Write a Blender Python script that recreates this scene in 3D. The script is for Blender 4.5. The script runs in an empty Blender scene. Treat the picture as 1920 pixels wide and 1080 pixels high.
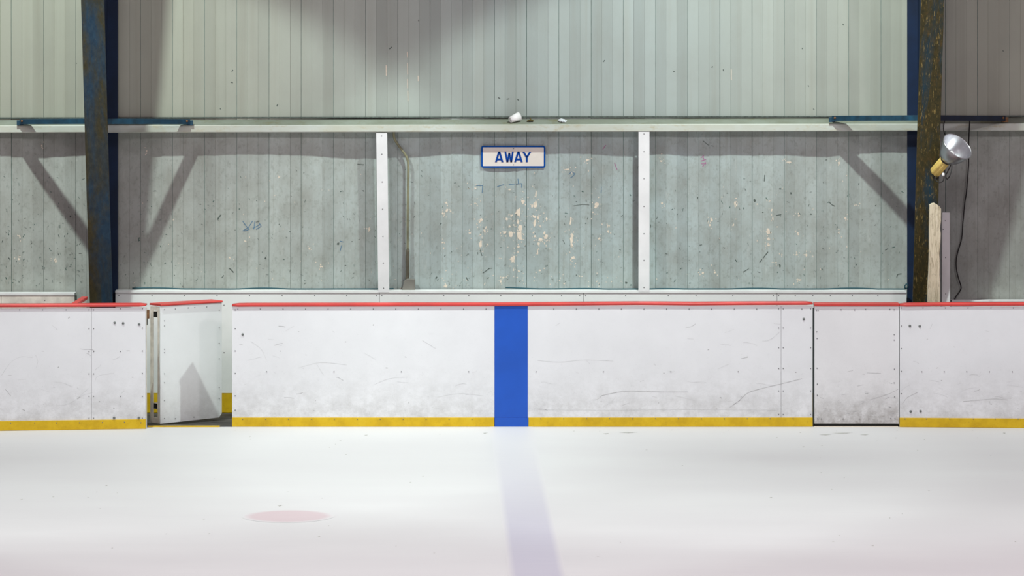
import bpy, bmesh, math, random
from mathutils import Vector, Matrix, noise as mnoise

C = bpy.context.scene.collection
RNG = random.Random(11)

# ------------------------------------------------------------------ frame
F = 6531.0            # focal length in pixels of the 1920 wide frame
CAMY = -31.1          # the camera stands across the rink
CAMZ = 3.57
HOR = 50.0            # row of the horizon


def S(y):
    return F / (y - CAMY)


def X(px, y):
    return (px - 960.0) / S(y)


def Z(py, y):
    return CAMZ - (py - HOR) / S(y)


# ------------------------------------------------------------------ materials
def lin(c):
    return tuple(((v / 255.0) / 12.92) if v / 255.0 <= 0.04045 else (((v / 255.0) + 0.055) / 1.055) ** 2.4 for v in c)


def rgba(c):
    return (*lin(c), 1.0)


class NT:
    """small helper round a material's node tree"""

    def __init__(self, name, rough=0.6, metal=0.0, spec=0.5):
        self.m = bpy.data.materials.new(name)
        self.m.use_nodes = True
        self.t = self.m.node_tree
        self.b = self.t.nodes['Principled BSDF']
        self.b.inputs['Roughness'].default_value = rough
        self.b.inputs['Metallic'].default_value = metal
        self.b.inputs['Specular IOR Level'].default_value = spec
        self.tc = None

    def n(self, kind, **kw):
        nd = self.t.nodes.new(kind)
        for k, v in kw.items():
            setattr(nd, k, v)
        return nd

    def link(self, a, b):
        self.t.links.new(a, b)

    def coord(self, scale=(1, 1, 1), loc=(0, 0, 0), obj=False):
        g = self.n('ShaderNodeTexCoord') if obj else self.n('ShaderNodeNewGeometry')
        mp = self.n('ShaderNodeMapping')
        mp.inputs['Scale'].default_value = scale
        mp.inputs['Location'].default_value = loc
        self.link(g.outputs['Object' if obj else 'Position'], mp.inputs['Vector'])
        return mp.outputs['Vector']

    def noise(self, vec, scale=5, detail=4, rough=0.55, dist=0.0):
        nd = self.n('ShaderNodeTexNoise')
        nd.inputs['Scale'].default_value = scale
        nd.inputs['Detail'].default_value = detail
        nd.inputs['Roughness'].default_value = rough
        nd.inputs['Distortion'].default_value = dist
        self.link(vec, nd.inputs['Vector'])
        return nd.outputs['Fac']

    def ramp(self, fac, stops, interp='LINEAR'):
        r = self.n('ShaderNodeValToRGB')
        r.color_ramp.interpolation = interp
        el = r.color_ramp.elements
        while len(el) < len(stops):
            el.new(0.5)
        for e, (p, c) in zip(el, stops):
            e.position = p
            e.color = c if len(c) == 4 else rgba(c)
        self.link(fac, r.inputs['Fac'])
        return r.outputs['Color']

    def val(self, fac, p0, p1, v0=0.0, v1=1.0):
        r = self.n('ShaderNodeMapRange')
        for k, v in (('From Min', p0), ('From Max', p1), ('To Min', v0), ('To Max', v1)):
            r.inputs[k].default_value = v
        self.link(fac, r.inputs['Value'])
        return r.outputs['Result']

    def math(self, op, a, b=None):
        m = self.n('ShaderNodeMath', operation=op)
        for i, v in enumerate((a, b)):
            if v is None:
                continue
            if isinstance(v, (int, float)):
                m.inputs[i].default_value = v
            else:
                self.link(v, m.inputs[i])
        return m.outputs['Value']

    def mix(self, fac, a, b, blend='MIX'):
        m = self.n('ShaderNodeMix', data_type='RGBA', blend_type=blend)
        for key, v in (('Factor', fac), ('A', a), ('B', b)):
            s = next(i for i in m.inputs if i.name == key and i.type == ('VALUE' if key == 'Factor' else 'RGBA'))
            if isinstance(v, (int, float)):
                s.default_value = v
            elif isinstance(v, tuple):
                s.default_value = v if len(v) == 4 else rgba(v)
            else:
                self.link(v, s)
        return next(o for o in m.outputs if o.type == 'RGBA')

    def color(self, c):
        if isinstance(c, tuple):
            self.b.inputs['Base Color'].default_value = rgba(c)
        else:
            self.link(c, self.b.inputs['Base Color'])
        return self

    def bump(self, fac, strength=0.2, dist=0.01):
        bp = self.n('ShaderNodeBump')
        bp.inputs['Strength'].default_value = strength
        bp.inputs['Distance'].default_value = dist
        self.link(fac, bp.inputs['Height'])
        self.link(bp.outputs['Normal'], self.b.inputs['Normal'])
        return self

    def xyz(self, vec):
        s = self.n('ShaderNodeSeparateXYZ')
        self.link(vec, s.inputs[0])
        return s.outputs


def plain(name, c, rough=0.6, metal=0.0, var=0.06, scale=6, spec=0.5):
    """a paint with a light mottling"""
    m = NT(name, rough, metal, spec)
    f = m.noise(m.coord(), scale, 5)
    d = tuple(max(0, v * (1 - var)) for v in c)
    u = tuple(min(255, v * (1 + var)) for v in c)
    m.color(m.ramp(f, [(0.3, d), (0.7, u)]))
    return m.m


STRIP = 0.0997
XW0 = (926.7 - 960.0) / 201.9


def wall_material(name, lower):
    m = NT(name, 0.5 if not lower else 0.62, spec=0.35)
    pos = m.xyz(m.coord())
    q = m.math('FLOOR', m.math('DIVIDE', m.math('SUBTRACT', pos[0], XW0), STRIP))
    wn = m.n('ShaderNodeTexWhiteNoise', noise_dimensions='1D')
    m.link(m.math('MULTIPLY', q, 7.31), wn.inputs['W'])
    tone = m.val(wn.outputs['Value'], 0, 1, 0.88, 1.08)
    # lamp tint put into paint: bluer in the middle, more olive toward the sides
    side = m.noise(m.coord((0.35, 1, 0.12), (3.1, 0, 0.7)), 1.0, 2)
    xm = m.val(m.math('ABSOLUTE', m.math('SUBTRACT', pos[0], 0.6)), 0.6, 4.2)
    sd = m.math('ADD', m.math('MULTIPLY', xm, 0.75), m.math('MULTIPLY', side, 0.35))
    if lower:
        base = m.ramp(sd, [(0.15, (176, 191, 190)), (0.8, (176, 182, 175))])
        blot = m.noise(m.coord((1, 1, 0.75)), 3.3, 8, 0.68)
        base = m.mix(m.val(blot, 0.40, 0.72, 0, 0.62), base, (140, 140, 130))
        fine = m.noise(m.coord((1.5, 1, 1)), 22, 6, 0.72)
        base = m.mix(m.val(fine, 0.52, 0.80, 0, 0.65), base, (118, 122, 112))
        pale = m.noise(m.coord((2.2, 1, 0.6), (9, 2, 4)), 9, 6, 0.7)
        base = m.mix(m.val(pale, 0.60, 0.85, 0, 0.6), base, (208, 212, 205))
        strk = m.noise(m.coord((30, 1, 0.5), (2, 0, 5)), 1.0, 3, 0.6)
        base = m.mix(m.val(strk, 0.58, 0.80, 0, 0.35), base, (130, 128, 112))
    else:
        base = m.ramp(sd, [(0.15, (172, 184, 180)), (0.8, (178, 182, 166))])
        strk = m.noise(m.coord((11, 1, 0.22)), 1.0, 4, 0.6)
        base = m.mix(m.val(strk, 0.50, 0.80, 0, 0.26), base, (146, 142, 122))
        blot = m.noise(m.coord((1, 1, 0.8)), 2.3, 5, 0.6)
        base = m.mix(m.val(blot, 0.45, 0.75, 0, 0.25), base, (150, 152, 142))
    tint = m.n('ShaderNodeCombineColor')
    for k in range(3):
        m.link(tone, tint.inputs[k])
    base = m.mix(1.0, base, tint.outputs['Color'], 'MULTIPLY')
    m.color(base)
    m.bump(m.noise(m.coord((1, 1, 0.4)), 30, 4), 0.12, 0.004)
    return m.m


def board_material(name, dirt=0.5, seed=0.0, base=(238, 239, 241), mud=False):
    m = NT(name, 0.42, spec=0.4)
    pos = m.xyz(m.coord())
    a = m.noise(m.coord((1, 1, 1), (seed, 0, 0)), 2.2, 6, 0.6)
    col = m.ramp(a, [(0.3, tuple(v * 0.97 for v in base)), (0.7, base)])
    # puck and skate scuffing: blotchy grey, mostly on the lower half where pucks hit
    hit = m.val(pos[2], 0.75, 0.12)
    hit2 = m.math('MULTIPLY', hit, hit)
    sp = m.noise(m.coord((1.3, 1, 1.5), (seed * 2, 0, 1)), 4.0, 10, 0.80)
    f = m.math('MULTIPLY', m.val(sp, 0.40, 0.72), hit2)
    col = m.mix(m.math('MULTIPLY', f, dirt), col, (158, 156, 152))
    vs = m.noise(m.coord((24, 1, 0.8), (seed, 0, 3)), 1.0, 4, 0.65)
    f2 = m.math('MULTIPLY', m.val(vs, 0.52, 0.80), hit2)
    col = m.mix(m.math('MULTIPLY', f2, dirt * 0.22), col, (165, 164, 160))
    sp3 = m.noise(m.coord((3, 1, 3), (seed * 3, 0, 7)), 26.0, 6, 0.75)
    f3 = m.math('MULTIPLY', m.val(sp3, 0.60, 0.76), m.val(pos[2], 1.1, 0.2, 0.1, 1.0))
    col = m.mix(m.math('MULTIPLY', f3, min(1, dirt * 0.9)), col, (150, 149, 146))
    if mud:
        mn = m.noise(m.coord((2, 1, 2), (seed, 0, 1)), 9.0, 8, 0.75)
        md = m.math('MULTIPLY', m.val(pos[2], 0.30, 0.02), m.val(mn, 0.30, 0.70))
        col = m.mix(m.math('MULTIPLY', md, 0.9), col, (132, 124, 116))
    m.color(col)
    m.bump(m.noise(m.coord(), 3.0, 3), 0.08, 0.02)
    return m.m


M = {}
M['wall_upper'] = wall_material('painted steel siding', False)
M['wall_lower'] = wall_material('scuffed painted siding', True)
M['flake'] = plain('bare cream primer', (226, 214, 196), 0.8, var=0.05, scale=40)
M['scuff'] = plain('dark scuff and gap shade', (88, 98, 92), 0.8, var=0.2, scale=40)
M['scuff_green'] = plain('green black scuff', (70, 96, 88), 0.8, var=0.2, scale=40)
M['scuff_pale'] = plain('grey scuff', (124, 134, 128), 0.8, var=0.15, scale=40)
M['groove'] = plain('dirty siding seam', (116, 136, 130), 0.8, var=0.15, scale=12)
M['marker_blue'] = plain('blue marker', (86, 124, 152), 0.8)
M['marker_pink'] = plain('magenta marker', (172, 108, 150), 0.8)
M['board'] = board_material('white puck board', 0.62)
M['board_gate'] = board_material('white gate board dirty', 0.7, 4.3, (238, 238, 239), True)
M['board_open'] = board_material('white gate board', 0.35, 8.1, (240, 244, 244))
M['board_dado'] = board_material('bench lining board', 0.22, 2.7, (241, 243, 241))
M['scratch'] = plain('faint scratch in board', (190, 190, 191), 0.7, var=0.1, scale=30)
M['scratch_soft'] = plain('faintest scratch in board', (217, 218, 219), 0.7, var=0.06, scale=30)
M['mark'] = plain('grey puck mark', (170, 170, 170), 0.7, var=0.15, scale=30)


def yellow_material():
    m = NT('yellow kick plate', 0.5, spec=0.4)
    a = m.noise(m.coord((1, 1, 1)), 7.0, 7, 0.65)
    col = m.ramp(a, [(0.25, (196, 156, 14)), (0.55, (222, 184, 24)), (0.8, (228, 194, 44))])
    b = m.noise(m.coord((1, 1, 1), (4, 1, 0)), 34, 6, 0.7)
    col = m.mix(m.val(b, 0.57, 0.78, 0, 0.5), col, (166, 130, 34))
    m.color(col)
    return m.m


M['yellow'] = yellow_material()
M['red'] = plain('red cap rail plastic', (206, 66, 62), 0.38, var=0.08, scale=3)
M['blue_board'] = plain('blue line plastic', (20, 86, 192), 0.42, var=0.05, scale=2.5)
M['seam'] = plain('dark gap shade', (44, 50, 50), 0.8)
M['seam_soft'] = plain('panel joint', (176, 178, 178), 0.8)
M['screw'] = plain('grey screw head', (118, 120, 120), 0.45, 0.3)
M['bolt'] = plain('steel carriage bolt', (122, 126, 124), 0.45, 0.4)
M['steel_pale'] = plain('pale frame steel', (230, 223, 211), 0.6, var=0.1, scale=9)
M['black'] = plain('black hole', (18, 18, 18), 0.9)
M['rubber'] = plain('black rubber matting', (58, 56, 54), 0.85, var=0.35, scale=8)
M['flashing'] = plain('white metal flashing', (242, 244, 242), 0.35, var=0.03)
M['post'] = plain('white enamel post', (240, 241, 241), 0.5, var=0.03, scale=4)
M['cable_teal'] = plain('dark teal cable', (34, 78, 88), 0.6)
M['cable_black'] = plain('black rubber cable', (26, 24, 24), 0.6)


def steel_material():
    m = NT('rusted blue steel', 0.62, spec=0.3)
    a = m.noise(m.coord((3.0, 1, 0.7)), 1.6, 8, 0.72, 0.6)
    b = m.noise(m.coord((2, 2, 1.1), (5, 0, 2)), 14, 7, 0.72)
    blue = m.ramp(b, [(0.3, (22, 46, 66)), (0.7, (40, 66, 84))])
    col = m.mix(m.val(a, 0.40, 0.60), blue, m.ramp(b, [(0.3, (42, 42, 26)), (0.62, (66, 60, 36)), (0.8, (98, 74, 46))]))
    c = m.noise(m.coord((3.4, 1, 0.7), (1, 0, 9)), 26, 6, 0.7)
    col = m.mix(m.val(c, 0.64, 0.74, 0, 0.55), col, (120, 106, 66))
    m.color(col)
    m.bump(b, 0.25, 0.004)
    return m.m


def steel_worn_material():
    m = NT('olive rusted steel', 0.62, spec=0.3)
    a = m.noise(m.coord((3.0, 1, 0.5), (7, 0, 3)), 1.9, 8, 0.72, 0.6)
    b = m.noise(m.coord((2, 2, 1.1), (5, 0, 2)), 16, 7, 0.72)
    rust = m.ramp(b, [(0.3, (34, 38, 22)), (0.55, (66, 58, 28)), (0.8, (96, 68, 36))])
    col = m.mix(m.val(a, 0.50, 0.66), rust, (26, 56, 70))
    c = m.noise(m.coord((3.4, 1, 0.55), (1, 0, 9)), 30, 6, 0.7)
    col = m.mix(m.val(c, 0.58, 0.66, 0, 0.8), col, (168, 144, 84))
    m.color(col)
    m.bump(b, 0.25, 0.004)
    return m.m


M['steel'] = steel_material()
M['steel_worn'] = steel_worn_material()
M['steel_blue'] = plain('blue steel paint', (8, 36, 66), 0.5, var=0.15, scale=5)
M['steel_brace'] = plain('blue angle iron', (20, 62, 82), 0.5, var=0.2, scale=12)
M['steel_brace_shaded'] = plain('blue angle iron in shade', (16, 32, 52), 0.6, var=0.2, scale=8)  # darker copy of the brace blue, shade painted into the colour
M['rust'] = plain('rust', (120, 86, 54), 0.8, var=0.2, scale=30)


def girt_material():
    m = NT('painted girt', 0.5, spec=0.4)
    a = m.noise(m.coord((0.7, 1, 2)), 3, 6, 0.65)
    col = m.ramp(a, [(0.35, (196, 200, 184)), (0.65, (206, 214, 206))])
    b = m.noise(m.coord((1.2, 1, 3), (2, 0, 5)), 5, 6, 0.7)
    col = m.mix(m.val(b, 0.56, 0.72, 0, 0.7), col, (186, 176, 140))
    m.color(col)
    return m.m


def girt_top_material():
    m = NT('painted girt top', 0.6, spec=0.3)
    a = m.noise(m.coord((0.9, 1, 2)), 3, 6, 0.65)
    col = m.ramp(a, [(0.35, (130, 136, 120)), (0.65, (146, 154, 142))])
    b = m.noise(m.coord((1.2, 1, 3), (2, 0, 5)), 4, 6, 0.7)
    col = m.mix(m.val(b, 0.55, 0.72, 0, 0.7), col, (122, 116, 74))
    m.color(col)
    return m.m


M['girt'] = girt_material()
M['girt_top'] = girt_top_material()


def wood_material():
    m = NT('weathered white wood', 0.8, spec=0.2)
    g = m.noise(m.coord((9, 9, 1.1)), 4, 7, 0.7, 0.8)
    col = m.ramp(g, [(0.3, (150, 138, 112)), (0.5, (214, 202, 176)), (0.75, (232, 222, 200))])
    d = m.noise(m.coord((2, 1, 1), (3, 3, 0)), 13, 6, 0.7)
    col = m.mix(m.val(d, 0.55, 0.72, 0, 0.7), col, (124, 112, 92))
    m.color(col)
    m.bump(g, 0.5, 0.01)
    return m.m


M['wood'] = wood_material()
M['sign_white'] = plain('sign plate', (232, 225, 216), 0.45, var=0.02)
M['sign_blue'] = plain('sign blue', (0, 78, 160), 0.6, var=0.05, scale=30, spec=0.15)
M['sign_letter'] = plain('sign lettering', (0, 64, 150), 0.6, var=0.05, scale=30, spec=0.15)
M['paper'] = plain('white paper cup', (246, 246, 244), 0.6, var=0.01)
M['leaf'] = plain('brown debris', (86, 76, 40), 0.9, var=0.3, scale=60)
M['foil'] = plain('crumpled wrapper', (226, 234, 240), 0.35, var=0.1, scale=60)
M['alu'] = NT('spun aluminium', 0.36, 1.0).color((214, 214, 218)).m
M['alu_back'] = NT('spun aluminium outside', 0.34, 1.0).color((178, 182, 188)).m
M['ballast'] = plain('tan ballast case', (206, 178, 98), 0.5, var=0.08, scale=14)
M['bulb'] = plain('white glass bulb', (240, 240, 238), 0.2, var=0.0)
M['conduit'] = plain('grimy conduit', (130, 128, 102), 0.55, var=0.18, scale=7)
M['conduit_dark'] = plain('grimy conduit end', (86, 80, 66), 0.7, var=0.2, scale=9)
M['box_grey'] = plain('grey junction box', (126, 124, 116), 0.6)


def ice_material():
    m = NT('rink ice', 0.5, spec=0.35)
    a = m.noise(m.coord((0.35, 1.0, 1)), 0.8, 6, 0.6)
    col = m.ramp(a, [(0.3, (208, 206, 207)), (0.7, (214, 213, 213))])
    s = m.noise(m.coord((0.5, 7, 1)), 3.0, 6, 0.7)
    col = m.mix(m.val(s, 0.55, 0.80, 0, 0.30), col, (198, 195, 199))
    m.color(col)
    r = m.n('ShaderNodeMapRange')
    r.inputs['To Min'].default_value = 0.38
    r.inputs['To Max'].default_value = 0.62
    m.link(a, r.inputs['Value'])
    m.link(r.outputs['Result'], m.b.inputs['Roughness'])
    m.bump(s, 0.05, 0.01)
    return m.m


M['ice'] = ice_material()
M['speck'] = plain('grit on the ice', (172, 170, 166), 0.8, var=0.2, scale=60)


def ice_line_material():
    """blue line frozen under the ice, hidden by snow swept up against the boards"""
    m = NT('blue line under ice', 0.5, spec=0.35)
    pos = m.xyz(m.coord())
    a = m.noise(m.coord((0.5, 5, 1)), 4.0, 7, 0.7)
    depth = m.val(pos[1], -1.3, -6.8)
    f = m.math('ADD', m.math('MULTIPLY', depth, 0.95), m.math('MULTIPLY', m.math('SUBTRACT', a, 0.5), 0.5))
    # feathered edges
    cx = m.math('ADD', pos[0], m.math('MULTIPLY', pos[1], 0.0204))
    e = m.val(m.math('ABSOLUTE', m.math('ADD', cx, 0.007)), 0.185, 0.135)
    fac = m.math('MULTIPLY', f, e)
    cl = m.n('ShaderNodeClamp')
    m.link(fac, cl.inputs['Value'])
    m.color(m.mix(cl.outputs['Result'], (212, 210, 211), (190, 187, 200)))
    return m.m


def spot_material():
    m = NT('red spot under ice', 0.5, spec=0.35)
    o = m.xyz(m.coord(obj=True))
    a = m.noise(m.coord((0.8, 4, 1)), 4.0, 6, 0.7)
    r = m.math('SQRT', m.math('ADD', m.math('MULTIPLY', o[0], o[0]), m.math('MULTIPLY', o[1], o[1])))
    e = m.val(r, 0.33, 0.265)
    fac = m.math('MULTIPLY', e, m.val(a, 0.2, 0.8, 0.75, 1.0))
    m.color(m.mix(fac, (212, 210, 211), (203, 183, 187)))
    return m.m


M['ice_line'] = ice_line_material()
M['ice_spot'] = spot_material()


# ------------------------------------------------------------------ meshes
class MB:
    """collects shapes and links them as ONE mesh object"""

    def __init__(self):
        self.v, self.f, self.mi, self.mats, self.sm = [], [], [], [], []

    def mat(self, key):
        m = M[key]
        if m not in self.mats:
            self.mats.append(m)
        return self.mats.index(m)

    def add(self, vs, fs, key, smooth=False):
        o = len(self.v)
        k = self.mat(key)
        self.v += [tuple(p) for p in vs]
        for f in fs:
            self.f.append([o + i for i in f])
            self.mi.append(k)
            self.sm.append(smooth)
        return self

    def box(self, x0, x1, y0, y1, z0, z1, key):
        vs = [(x, y, z) for z in (z0, z1) for y in (y0, y1) for x in (x0, x1)]
        return self.add(vs, [(0, 2, 3, 1), (4, 5, 7, 6), (0, 1, 5, 4), (2, 6, 7, 3), (0, 4, 6, 2), (1, 3, 7, 5)], key)

    def hull8(self, pts, key):
        """box from 8 corner points ordered like box()"""
        return self.add(pts, [(0, 2, 3, 1), (4, 5, 7, 6), (0, 1, 5, 4), (2, 6, 7, 3), (0, 4, 6, 2), (1, 3, 7, 5)], key)

    def prism(self, poly, a, b, key, axis='y'):
        """polygon (u, w) pushed from a to b along an axis: y -> (x, z), x -> (y, z), z -> (x, y)"""
        def pt(u, w, t):
            return {'y': (u, t, w), 'x': (t, u, w), 'z': (u, w, t)}[axis]
        n = len(poly)
        vs = [pt(u, w, a) for u, w in poly] + [pt(u, w, b) for u, w in poly]
        fs = [tuple(range(n)), tuple(range(2 * n - 1, n - 1, -1))]
        fs += [(i, i + n, (i + 1) % n + n, (i + 1) % n) for i in range(n)]
        return self.add(vs, fs, key)

    def ring(self, outer, inner, a, b, key):
        n = len(outer)
        vs = [(u, t, w) for t in (a, b) for pl in (outer, inner) for u, w in pl]
        fs = []
        for i in range(n):
            j = (i + 1) % n
            fs += [(i, j, n + j, n + i), (2 * n + i, 3 * n + i, 3 * n + j, 2 * n + j),
                   (i, 2 * n + i, 2 * n + j, j), (n + i, n + j, 3 * n + j, 3 * n + i)]
        return self.add(vs, fs, key)

    def tube(self, pts, r, key, seg=8):
        pts = [Vector(p) for p in pts]
        n = len(pts)
        vs, fs = [], []
        up = Vector((0.12, 0.97, 0.2)).normalized()
        for i, p in enumerate(pts):
            t = (pts[min(i + 1, n - 1)] - pts[max(i - 1, 0)]).normalized()
            a = t.cross(up)
            if a.length < 1e-3:
                a = t.cross(Vector((1, 0, 0)))
            a.normalize()
            b = t.cross(a)
            for k in range(seg):
                w = 2 * math.pi * k / seg
                vs.append(p + r * (math.cos(w) * a + math.sin(w) * b))
        for i in range(n - 1):
            for k in range(seg):
                k2 = (k + 1) % seg
                fs.append((i * seg + k, i * seg + k2, (i + 1) * seg + k2, (i + 1) * seg + k))
        fs.append(tuple(range(seg - 1, -1, -1)))
        fs.append(tuple(range((n - 1) * seg, n * seg)))
        return self.add(vs, fs, key, True)

    def lathe(self, prof, key, mat4, seg=32, close0=False, close1=False, wob=None):
        """profile (r, h) turned round local z, then placed by a matrix"""
        vs, fs = [], []
        for r, h in prof:
            for k in range(seg):
                w = 2 * math.pi * k / seg
                rr = r * (wob(k) if wob else 1.0)
                vs.append(mat4 @ Vector((rr * math.cos(w), rr * math.sin(w), h)))
        for i in range(len(prof) - 1):
            for k in range(seg):
                k2 = (k + 1) % seg
                fs.append((i * seg + k, i * seg + k2, (i + 1) * seg + k2, (i + 1) * seg + k))
        if close0:
            fs.append(tuple(range(seg - 1, -1, -1)))
        if close1:
            o = (len(prof) - 1) * seg
            fs.append(tuple(range(o, o + seg)))
        return self.add(vs, fs, key, True)

    def build(self, name, parent=None, loc=None, local=False, bevel=0.0, fix=True):
        """parent: vertices are given in world space and moved to the parent's origin unless local"""
        org = Vector((0, 0, 0))
        if parent is not None and not local:
            p = parent
            while p is not None:
                org += p.location
                p = p.parent
        own = Vector(loc) if loc is not None else Vector((0, 0, 0))
        me = bpy.data.meshes.new(name)
        me.from_pydata([tuple(Vector(p) - org - own) for p in self.v], [], self.f)
        for m in self.mats:
            me.materials.append(m)
        me.polygons.foreach_set('material_index', self.mi)
        me.polygons.foreach_set('use_smooth', self.sm)
        me.update()
        if fix:
            bm = bmesh.new()
            bm.from_mesh(me)
            bmesh.ops.recalc_face_normals(bm, faces=bm.faces)
            bm.to_mesh(me)
            bm.free()
        o = bpy.data.objects.new(name, me)
        C.objects.link(o)
        if parent is not None:
            o.parent = parent
        o.location = own
        if bevel:
            b = o.modifiers.new('bevel', 'BEVEL')
            b.width = bevel
            b.segments = 2
            b.limit_method = 'ANGLE'
        return o


def thing(name, label, cat, loc=(0, 0, 0), rotz=0.0, group=None):
    o = bpy.data.objects.new(name, None)
    o.empty_display_size = 0.1
    C.objects.link(o)
    o.location = loc
    o.rotation_euler = (0, 0, rotz)
    o['label'] = label
    o['category'] = cat
    if group:
        o['group'] = group
    return o


def tag(o, label, cat, group=None):
    o['label'] = label
    o['category'] = cat
    if group:
        o['group'] = group
    return o


def structure(o):
    o['kind'] = 'structure'
    return o


def spline(pts, n=8):
    """Catmull-Rom through points"""
    P = [Vector(p) for p in pts]
    out = []
    for i in range(len(P) - 1):
        p0, p1, p2, p3 = P[max(i - 1, 0)], P[i], P[i + 1], P[min(i + 2, len(P) - 1)]
        for k in range(n):
            t = k / n
            out.append(0.5 * ((2 * p1) + (p2 - p0) * t + (2 * p0 - 5 * p1 + 4 * p2 - p3) * t * t + (3 * p1 - p0 - 3 * p2 + p3) * t ** 3))
    out.append(P[-1])
    return out


# screw heads: one mesh each, copied as a part of the panel it holds
def head_mesh(name, r, h, key):
    mb = MB()
    rot = Matrix.Rotation(math.radians(90), 4, 'X')   # local z -> -y, toward the rink
    mb.lathe([(r, 0), (r, h * 0.5), (r * 0.7, h), (r * 0.15, h)], key, rot, 10, True, True)
    o = mb.build(name)
    me = o.data
    bpy.data.objects.remove(o)
    return me


SCREW_ME = head_mesh('screw', 0.0048, 0.003, 'screw')
BOLT_ME = head_mesh('bolt', 0.0115, 0.006, 'bolt')


def stud(me, name, parent, px, py, y=None, local=None):
    o = bpy.data.objects.new(name, me)
    C.objects.link(o)
    o.parent = parent
    if local is None:
        o.location = Vector((X(px, y), y, Z(py, y))) - parent.location
    else:
        o.location = local
    return o


# ------------------------------------------------------------------ the setting: wall behind the benches
YW = 1.25


def wall_y(x, z):
    k = math.floor((x - XW0) / STRIP)
    u = (x - XW0) / STRIP - k
    rr = random.Random(k * 131 + 7)
    tilt = rr.uniform(-0.006, 0.006)
    y = YW + (u - 0.5) * tilt
    major = (k % 3 == 0)
    w = 0.015 if major else 0.012
    d = 0.0045 if major else 0.0022
    if u < w * 2:
        y += d
    y += 0.030 * mnoise.noise((x * 1.9, 0.3, z * 0.35)) + 0.003 * mnoise.noise((x * 5.3, 4.1, z * 0.6))
    return y


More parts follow.
